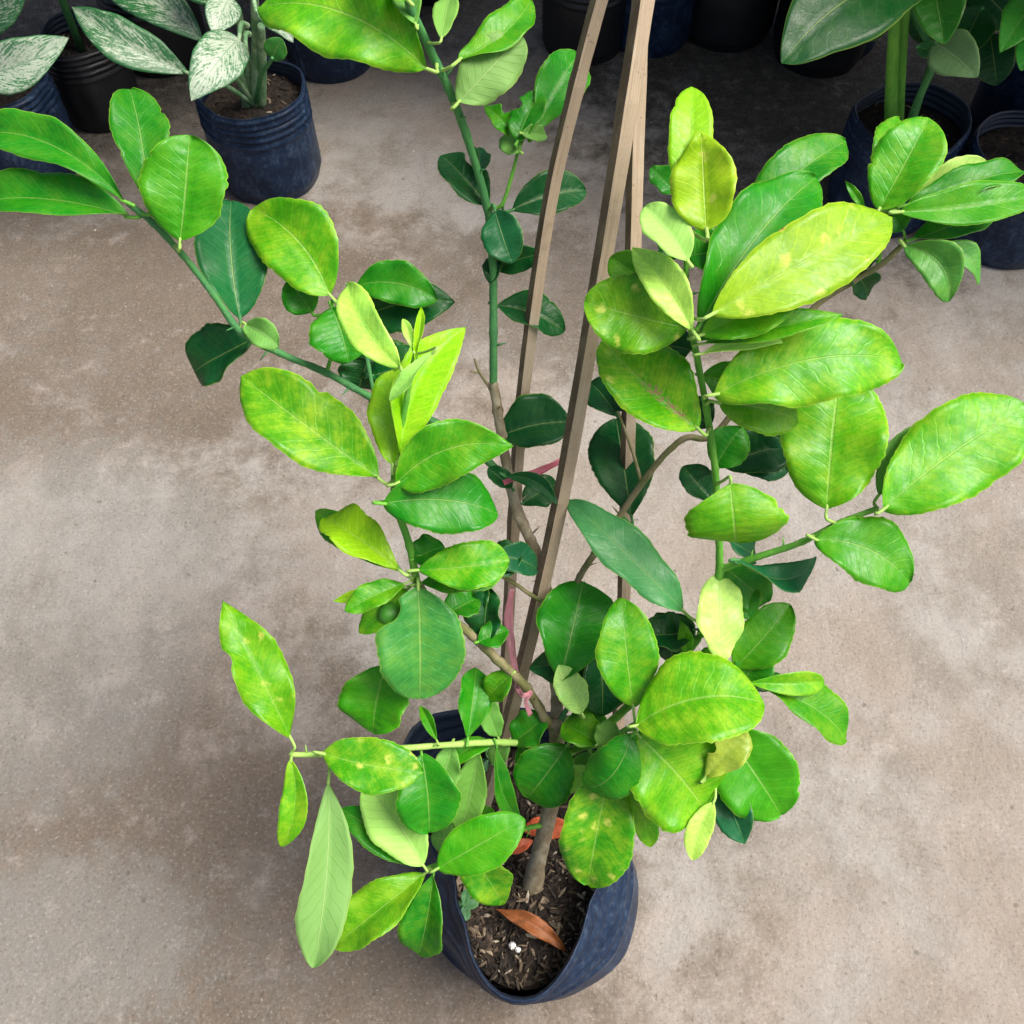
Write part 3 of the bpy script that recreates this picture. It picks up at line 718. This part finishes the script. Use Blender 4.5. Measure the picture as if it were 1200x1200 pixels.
# --- upper right shoot
X('OT3',1030,246,1090,134,76,'M',dd=-.010,sh='r',fold=.22,mott=.5)
X('OT3',1034,238,1056,133,56,'M',dd=.008,sh='e')
X('OT3',1074,226,1158,188,32,'V',dd=.012,under=True)
X('OT3',1062,240,1210,195,40,'G',dd=-.004,sh='e',fold=.3)
X('OT3',1054,248,1222,228,50,'M',dd=-.012,sh='e',fold=.3,mott=.2)
X('OT',1070,280,1164,246,44,'G',dd=-.004,sh='e',fold=.3)
X('OT',1058,270,1046,250,34,'G',dd=-.008,sh='r',dt=.0)
X('OT',1060,288,1114,352,50,(.10,.34,.06),dd=-.010,sh='e',under=False,side=-0.18,bow=.1)
X('OT',1092,292,1150,332,30,(.10,.34,.06),dd=-.008,sh='e',side=-0.2,pet=False)
X('OT',1024,306,984,312,30,'D',dd=.006,pet=True)
X('OT',1000,316,1020,347,36,'D',dd=.0,sh='ov')
X('OT3',1014,246,991,212,11,'M',dd=-.004,sh='la')
# young fruit
def blob_mesh(name, c, r, mat, parent, stretch=1.06, lump=.03):
    bm = bmesh.new(); bmesh.ops.create_icosphere(bm, subdivisions=3, radius=r)
    for v in bm.verts:
        n = v.co.normalized(); v.co = v.co*(1+lump*mnoise.noise(n*2.5+Vector(c)*90)); v.co.z *= stretch
        if n.z > .9: v.co.z -= r*.10*(n.z-.9)*10
        v.co += Vector(c)
    V = [v.co.copy() for v in bm.verts]; Fc = [tuple(v.index for v in f.verts) for f in bm.faces]; bm.free()
    return mesh(name, V, Fc, mat, parent)
m = NT('lime_skin'); m.b.inputs['Base Color'].default_value = (.05, .24, .02, 1); m.b.inputs['Roughness'].default_value = .3
m.bump(m.noise(900, 2, .5), .3, .0006); M_LIME = m.m
blob_mesh('fruit', P(457,720,.652), .0082, M_LIME, tree)

# ---------------------------------------------------------------- pink ties, fallen leaves, scraps
def plain(name, c, rough=.5, nz=60., amt=.35, trans=0.):
    m = NT(name); pos = m.n('NewGeometry').outputs['Position']
    cc = m.mix(m.math('MULTIPLY', m.ss(m.noise(nz, 5, .65, vec=pos), .3, .75), amt), c, tuple(x*.45 for x in c))
    m.t.links.new(cc, m.b.inputs['Base Color']); m.b.inputs['Roughness'].default_value = rough
    m.bump(m.noise(nz*5, 3, .6, vec=pos), .3, .001); return m.m
M_PINK = plain('pink_plastic_tape', (.62, .26, .30), .35)
def ribbon(name, pts, widths, mat, parent=None, th=.0003):
    path = [Vector(p) for p in catmull([tuple(P(*p)) for p in pts], 6)]; n = len(path); V, Fc = [], []
    for i, p in enumerate(path):
        f = i/(n-1)*(len(widths)-1); k = min(int(f), len(widths)-2); wd = widths[k]+(widths[k+1]-widths[k])*(f-k)
        t = (path[min(i+1, n-1)]-path[max(i-1, 0)]).normalized(); v = (CAM-p).normalized()
        ro = .5*math.sin(i*.6); a = t.cross(Vector((0, -.6, .8))).normalized(); b = a.cross(t)
        a = a*math.cos(ro)+b*math.sin(ro)
        for x in (-1, -.3, .3, 1): V.append(p+a*x*wd/2+b*(.15*wd*(abs(x) > .5)))
        for x in (1, .3, -.3, -1): V.append(p+a*x*wd/2+b*(.15*wd*(abs(x) > .5))-b*th*2)
    for i in range(n-1):
        for k in range(8): k2 = (k+1) % 8; Fc.append((i*8+k, i*8+k2, (i+1)*8+k2, (i+1)*8+k))
    Fc += [tuple(reversed(range(8))), tuple((n-1)*8+k for k in range(8))]
    return mesh(name, V, Fc, mat, parent)
tag(ribbon('plastic_tie', [(600,690,.752),(596,725,.757),(600,760,.757),(606,798,.757),(612,815,.756)], (.004,.008,.006,.005,.004), M_PINK), 'pale pink plastic tape hanging along the bamboo beside the lower branch', 'plant tie', 'pink plastic ties')
tag(ribbon('plastic_tie', [(604,802,.742),(612,815,.724),(622,812,.727),(616,822,.731),(622,838,.738)], (.003,.004,.004,.003,.004), M_PINK), 'pink plastic tape knotted round the low branch and the front stake', 'plant tie', 'pink plastic ties')
tag(ribbon('plastic_tie', [(590,566,.695),(602,561,.692),(622,556,.69),(645,546,.695),(664,536,.70)], (.004,.004,.006,.005,.003), plain('deep_pink_tape', (.60,.14,.19), .35)), 'deep pink plastic strip tied to the middle stem', 'plant tie', 'pink plastic ties')
def dry_leaf(name, b, t, wd, colr, label, seed, z, parent=None, **kw):
    B, T = on_z(b[0], b[1], z[0]), on_z(t[0], t[1], z[1])
    m = plain('dry_leaf_%d' % seed, colr, .6, 110., .95)
    return leaf_blade(B, T, wd, colr, 0., parent, seed=seed, mat=m, matu=m, name=name, **kw)
tag(dry_leaf('fallen_leaf', (580,1066), (664,1114), .017, (.30,.095,.022), '', 91, (.166,.160), fold=.35, sh='la', side=-.06, bow=.14, wave=.25, tw=.6), 'curled orange brown dry leaf lying on the potting mix', 'fallen leaf')
tag(dry_leaf('fallen_leaf', (612,972), (668,968), .024, (.60,.12,.035), '', 92, (.164,.170), fold=.35, wave=.12, sh='e', bow=.04, tw=.7), 'red orange fallen leaf lying behind the trunk base', 'fallen leaf')
tag(dry_leaf('fallen_leaf', (590,1000), (625,985), .014, (.46,.09,.03), '', 93, (.162,.158), fold=.4, sh='la', wave=.15), 'small dark red leaf scrap beside the trunk base', 'fallen leaf')
m_w = plain('perlite', (.8, .8, .78), .8, 200, .2)
for k, (px, py, r) in enumerate(((600,1108,.0030),(607,1113,.0022))):
    o = blob_mesh('perlite_grain', on_z(px, py, .160), r, m_w, None, .8, .75); tag(o, ('larger' if k == 0 else 'smaller')+' white perlite grain lying by the orange fallen leaf', 'perlite', 'white perlite grains in the bag')
# little weeds in the bag
def weed(px, py, z, n, seed, label):
    rg = random.Random(seed); p0 = on_z(px, py, z); t = thing('weed_seedling', p0, label, 'weed', 'weed seedlings in the bag')
    top = p0+Vector((.004, .002, .022)); V, Fc = tube_data([p0-Vector((0, 0, .004)), (p0+top)/2+Vector((.001, 0, 0)), top], [.0008, .0007, .0006], 6); mesh('stem', V, Fc, M_STEMG, t)
    for k in range(n):
        an = 6.28*k/n+rg.uniform(-.4, .4); b = top-Vector((0, 0, .010*rg.random())); tip = b+Vector((math.cos(an)*.014, math.sin(an)*.014, rg.uniform(-.002, .004)))
        leaf_blade(b, tip, .009, (.12, .36, .16), .1, t, seed=seed*9+k, sh='r', up_mix=1.)
weed(571,900,.150,6,5,'tiny pale green weed seedling growing by the back of the navy bag')
weed(540,1068,.150,4,6,'tiny weed seedling at the front left of the potting mix')

# ---------------------------------------------------------------- pots and plants behind
def ag_mat(name, green, white, thr, scale=90.):
    m = NT(name); uv = m.n('TexCoord').outputs['UV']; sp = m.n('SeparateXYZ'); m.t.links.new(uv, sp.inputs[0])
    u, v = sp.outputs[0], sp.outputs[1]; pos = m.n('NewGeometry').outputs['Position']
    a = m.math('MULTIPLY', m.math('ABSOLUTE', m.math('SUBTRACT', u, .5)), 2.)
    cv = m.n('CombineXYZ'); m.t.links.new(m.math('MULTIPLY', a, 3.), cv.inputs[0]); m.t.links.new(m.math('SUBTRACT', m.math('MULTIPLY', v, 20.), m.math('MULTIPLY', a, 9.)), cv.inputs[1])
    oi = m.n('ObjectInfo'); m.t.links.new(m.math('MULTIPLY', oi.outputs['Random'], 50.), cv.inputs[2])
    n1 = m.noise(1.4, 5, .7, vec=cv.outputs[0]); n2 = m.noise(scale*3, 3, .6, vec=pos)
    k = m.math('ADD', m.math('ADD', n1, m.math('MULTIPLY', a, .14)), m.math('MULTIPLY', m.math('SUBTRACT', n2, .5), .45))
    f = m.ss(k, thr-.09, thr+.09)
    f = m.math('MAXIMUM', f, m.ss(a, .90, .985)); f = m.math('MAXIMUM', f, m.ss(a, .05, .02, 0., .5))
    c = m.mix(f, white, green); m.t.links.new(c, m.b.inputs['Base Color']); m.b.inputs['Roughness'].default_value = .4
    m.bump(n1, .3, .002); return m.m
M_AG = ag_mat('variegated_leaf', (.018, .11, .03), (.30, .37, .27), .53)
M_AGW = ag_mat('pale_variegated_leaf', (.035, .15, .05), (.36, .43, .33), .60)
def plant_leaf(t, b, tip, wpx, colr=None, mat=None, stem=None, seed=1, und=False, **kw):
    B, T = P(*b), P(*tip); kw.setdefault('bow', .08); kw.setdefault('fold', .2); kw.setdefault('sh', 'e')
    o = leaf_blade(B, T, wpx*(b[2]+tip[2])/2/F, colr or (.02, .17, .04), .05, t, seed=seed, mat=mat, matu=mat, up_mix=.25, under=und, cren=0., **kw)
    if stem:
        pts = catmull([tuple(stem), tuple((Vector(stem)+B)/2+Vector((0, 0, .012))), tuple(B), tuple(B+(T-B)*.06)], 6)
        V, Fc = tube_data(pts, [.0042-.0022*i/len(pts) for i in range(len(pts))], 8); mesh('leaf_stalk', V, Fc, M_STEMD if mat is None else M_STEMP, o)
    return o
M_STEMP = bark_mat('pale_stalk', (.10, .25, .10), (.28, .42, .24), (.16, .30, .12))
def simple_bag(px, py, zrim, rr, label, seed, group='navy grow bags behind the tree', tilt=.0, nch=160, dry=None):
    """bag whose rim centre is seen at px,py"""
    c = on_z(px, py, zrim); rgs = random.Random(seed)
    wob = lambda r, k: (lambda an: (r*(1+k*math.sin(2*an+seed)+k*.6*math.sin(3*an+seed*2))*math.cos(an), r*(1+k*math.sin(2*an+seed))*math.sin(an), tilt*math.cos(an)*r/.1*0+k*.12*math.sin(2*an+seed)))
    rings = [(.001, wob(rr*.93, .0)), (.02, wob(rr*1.0, .01)), (zrim*.55, wob(rr*1.02, .015)), (zrim*.80, wob(rr*1.0, .02)), (zrim, wob(rr*.98, .035))]
    t = grow_bag((c.x, c.y, 0), rings, zrim*.80, lambda an: (rr*.94*math.cos(an), rr*.94*math.sin(an)), label, nchips=nch, seed=seed, wr=.0016, pleats=5, group=group)
    return c
G_PL = 'potted foliage plants behind the tree'
# variegated plant, upper left
c1 = simple_bag(293, 100, .172, .088, 'navy grow bag of the white variegated plant, with pleated rim', 21)
s0 = Vector((c1.x, c1.y, .135))
t = thing('variegated_plant', s0, 'white and green variegated foliage plant in a navy bag beside a black bag', 'foliage plant', G_PL)
for k, (dx, dy, px, py, d) in enumerate(((.0,0,298,-10,1.35),(-.008,.006,278,10,1.38),(.010,.0,306,30,1.40),(-.012,-.004,268,45,1.42))):
    e = P(px, py, d); b = s0+Vector((dx, dy, 0)); V, Fc = tube_data(catmull([tuple(b), tuple((b+e)/2+Vector((0, .01, 0))), tuple(e)], 6), [.0085-.003*i/12 for i in range(13)], 9); mesh('stalk', V, Fc, M_STEMP, t)
plant_leaf(t, (222,86,1.40), (84,8,1.36), 50, mat=M_AG, sh='la', stem=s0, seed=2, side=-.06)
plant_leaf(t, (240,50,1.38), (108,-22,1.40), 56, mat=M_AG, sh='la', stem=s0, seed=3, side=.08)
plant_leaf(t, (280,46,1.34), (224,118,1.30), 58, mat=M_AGW, stem=P(290,30,1.37), seed=4, sh='ov', bow=.15)
plant_leaf(t, (288,60,1.36), (262,58,1.33), 22, mat=M_AGW, sh='la', stem=P(292,40,1.38), seed=5)
plant_leaf(t, (300,12,1.30), (344,50,1.27), 32, mat=M_AGW, sh='la', stem=P(297,-5,1.36), seed=6, side=-.1)
plant_leaf(t, (318,70,1.40), (330,45,1.38), 28, (.03,.2,.03), stem=s0, seed=7)
plant_leaf(t, (270,-5,1.36), (250,40,1.33), 40, mat=M_AGW, sh='la', stem=P(280,-20,1.4), seed=8)
plant_leaf(t, (265,5,1.36), (205,-70,1.3), 70, mat=M_AG, sh='la', stem=P(280,-10,1.4), seed=9)
plant_leaf(t, (305,-20,1.36), (380,-90,1.3), 70, mat=M_AG, sh='la', stem=P(298,-10,1.36), seed=10)
# plant cut by the left edge
c2 = simple_bag(-18, 92, .172, .095, 'navy grow bag beside the black bag, under a silvery leaf', 22)
s0 = Vector((c2.x, c2.y, .135)); t = thing('variegated_plant', s0, 'silvery variegated foliage plant spreading one leaf beside the black bag', 'foliage plant', G_PL)
plant_leaf(t, (-50,86,1.38), (80,44,1.34), 58, mat=M_AGW, sh='la', stem=s0, seed=12, side=.10)
plant_leaf(t, (-40,50,1.38), (30,-40,1.34), 58, mat=M_AG, sh='la', stem=s0, seed=13)
plant_leaf(t, (-60,70,1.38), (-150,10,1.34), 58, mat=M_AG, sh='la', stem=s0, seed=14)
# darker bags in the back rows
M_BLK = plain('black_plastic', (.010, .011, .013), .45, 60, .3)
def foliage(name, s0, n, h, ln, wd, colr, label, seed, cat='foliage plant', group=G_PL, lean=(0, 0), und=False):
    rg = random.Random(seed); t = thing(name, s0, label, cat, group)
    V, Fc = tube_data([s0-Vector((0,0,.02)), s0+Vector((.004, .003, h*.5)), s0+Vector((lean[0]*.5, lean[1]*.5, h))], [.007, .006, .004], 8); mesh('stalk', V, Fc, M_STEMD, t)
    for k in range(n):
        an = k*2.4+rg.uniform(-.3, .3); hh = h*(.45+.55*k/n)
        b = s0+Vector((lean[0]*k/n+math.cos(an)*ln*.35, lean[1]*k/n+math.sin(an)*ln*.35, hh+ln*.35)); tip = b+Vector((math.cos(an)*ln, math.sin(an)*ln, ln*rg.uniform(-.25, .3)))
        o = leaf_blade(b, tip, wd, colr, .05, t, seed=seed*31+k, sh='e', up_mix=1., bow=.12, fold=.2, cren=0.)
        st = s0+Vector((0, 0, hh*.8)); pts = catmull([tuple(st), tuple((st+b)/2+Vector((0, 0, .01))), tuple(b), tuple(b+(tip-b)*.05)], 5)
        V, Fc = tube_data(pts, [.003-.0012*i/len(pts) for i in range(len(pts))], 6); mesh('leaf_stalk', V, Fc, M_STEMD, o)
    return t
bk = M_BAG; M_BAG = M_BLK
c3 = simple_bag(88, 40, .15, .070, 'black grow bag standing between two navy bags', 23, group='black grow bags behind the tree')
c6 = simple_bag(690, -52, .17, .080, 'black grow bag showing its foot behind the bamboo stakes', 26, group='black grow bags behind the tree')
c8 = simple_bag(868, -70, .17, .090, 'black grow bag in the dim corner behind the tree, beside a navy bag', 28, group='black grow bags behind the tree')
c9 = simple_bag(985, -40, .17, .085, 'black grow bag in the shade under the big drooping leaf', 29, group='black grow bags behind the tree')
c10 = simple_bag(500, -120, .17, .085, 'black grow bag behind the tree top', 30, group='black grow bags behind the tree')
c11 = simple_bag(160, -40, .17, .085, 'black grow bag in the shade behind the variegated leaves', 31, group='black grow bags behind the tree')
M_BAG = bk
c5 = simple_bag(372, -35, .172, .085, 'navy grow bag half hidden behind the white variegated plant', 25)
c7 = simple_bag(772, -62, .172, .080, 'navy grow bag in the dim row behind the stakes', 27)
for k, (c, lab) in enumerate(((c3, 'fine dark plant in the small black bag'), (c5, 'added shade plant in the half hidden navy bag'), (c6, 'added shade plant in the bag behind the stakes'), (c7, 'added shade plant in the navy bag of the dim row'), (c8, 'added shade plant in the dim corner bag'), (c9, 'added shade plant behind the big drooping leaf'), (c10, 'added shade plant behind the tree top'), (c11, 'added shade plant behind the variegated leaves'))):
    foliage('foliage_plant', Vector((c.x, c.y, .135)), 26, .52, .26, .125, (.012, .10, .022), lab, 40+k, lean=(.02, .10))  # bushy crowns out of view, added to shade the floor behind
# big-leaved plant, upper right
c12 = simple_bag(1070, 136, .172, .090, 'dark grow bag of the big green leaved plant', 32)
s0 = Vector((c12.x-.02, c12.y, .135)); t = thing('broadleaf_plant', s0, 'big glossy broad leaved plant with thick green stalks in a dark bag', 'foliage plant', G_PL)
for k, (dx, dy, px, py, d, r) in enumerate(((0,0,1052,-30,1.30,.011),(.012,.004,1066,-40,1.33,.009),(.02,-.004,1098,70,1.36,.007),(.03,.01,1120,0,1.38,.006))):
    e = P(px, py, d); b = s0+Vector((dx, dy, -.01)); V, Fc = tube_data(catmull([tuple(b), tuple((b+e)/2+Vector((0, .008, 0))), tuple(e)], 6), [r*(1-.35*i/12) for i in range(13)], 10); mesh('stalk', V, Fc, M_STEMG if k < 2 else M_STEMD, t)
plant_leaf(t, (1090,-22,1.22), (916,74,1.16), 104, (.006,.10,.016), stem=P(1052,-30,1.30), seed=51, side=.10, sh='e')
plant_leaf(t, (1088,-40,1.28), (1106,52,1.24), 62, (.03,.22,.018), stem=P(1066,-40,1.33), seed=52, fold=.35)
plant_leaf(t, (1096,50,1.30), (1146,90,1.26), 52, (.018,.13,.06), stem=P(1098,70,1.36), seed=53, und=True, sh='ov')
plant_leaf(t, (1075,55,1.34), (1098,62,1.33), 20, (.03,.2,.05), stem=P(1098,72,1.36), seed=54)
plant_leaf(t, (1130,-5,1.3), (1110,-60,1.26), 70, (.02,.17,.04), stem=P(1120,0,1.38), seed=55)
plant_leaf(t, (1060,-60,1.2), (960,-120,1.1), 120, (.02,.17,.04), stem=P(1052,-30,1.30), seed=56)
plant_leaf(t, (1075,-70,1.2), (1180,-130,1.1), 120, (.02,.17,.04), stem=P(1066,-40,1.33), seed=57)
for q, (b, tp, w_, cc) in enumerate((((1020,-30,1.42),(965,20,1.40),60,(.012,.11,.025)),((1150,10,1.36),(1120,70,1.33),50,(.012,.12,.03)),((1140,-20,1.40),(1190,30,1.38),60,(.012,.10,.025)),((1040,-10,1.40),(1010,50,1.42),48,(.010,.09,.02)),((1100,-5,1.42),(1075,50,1.44),50,(.010,.09,.02)),((1160,40,1.44),(1168,100,1.44),46,(.010,.10,.03)))):
    plant_leaf(t, b, tp, w_, cc, stem=P(1098,70,1.40), seed=130+q)
c13 = simple_bag(1222, 172, .165, .100, 'navy grow bag with a folded rim beside the broad leaved plant', 33)
s0 = Vector((c13.x+.03, c13.y, .13)); t = thing('broadleaf_plant', s0, 'green broad leaved plant in the navy bag with the folded rim', 'foliage plant', G_PL)
plant_leaf(t, (1215,-5,1.30), (1172,62,1.24), 46, (.06,.34,.04), stem=s0, seed=61, sh='la')
plant_leaf(t, (1222,20,1.30), (1196,82,1.24), 40, (.03,.25,.03), stem=s0, seed=62)
plant_leaf(t, (1225,-20,1.28), (1300,-60,1.2), 90, (.03,.25,.03), stem=s0, seed=63)
plant_leaf(t, (1230,40,1.30), (1320,60,1.2), 90, (.03,.25,.03), stem=s0, seed=64)
# dry bits on the floor behind
tag(dry_leaf('dry_twig_leaf', (650,18), (690,40), .018, (.20,.10,.06), '', 95, (.006,.004), fold=.5, sh='la'), 'brown dry leaf curled on the floor behind the front stake', 'fallen leaf')
tag(dry_leaf('dry_twig_leaf', (863,12), (877,6), .014, (.6,.55,.45), '', 96, (.004,.004), fold=.2, sh='r'), 'pale dry leaf scrap on the dim floor', 'fallen leaf')

# unseen tall plants in bags, added to shade the back of the yard
for k, (x, y, lab) in enumerate(((.91, 1.29, 'unseen shade plant added close behind the bag with the folded rim'), (1.10, 1.55, 'unseen shade plant added behind the broad leaved plants'), (.62, 1.62, 'unseen shade plant added in the back row behind the big drooping leaf'), (1.40, 1.20, 'unseen shade plant added at the far end of the shaded row'))):
    rr = .10; wob = lambda an: (rr*math.cos(an), rr*math.sin(an), 0)
    grow_bag((x, y, 0), [(.001, wob), (.09, wob), (.18, wob)], .15, lambda an: (rr*.95*math.cos(an), rr*.95*math.sin(an)), 'added navy grow bag holding the '+lab.replace('in the back row ', ''), nchips=60, seed=70+k, group='navy grow bags behind the tree')
    foliage('foliage_plant', Vector((x, y, .145)), 40, .85, .30, .15, (.012, .10, .022), lab, 80+k, lean=(-.10, 0))
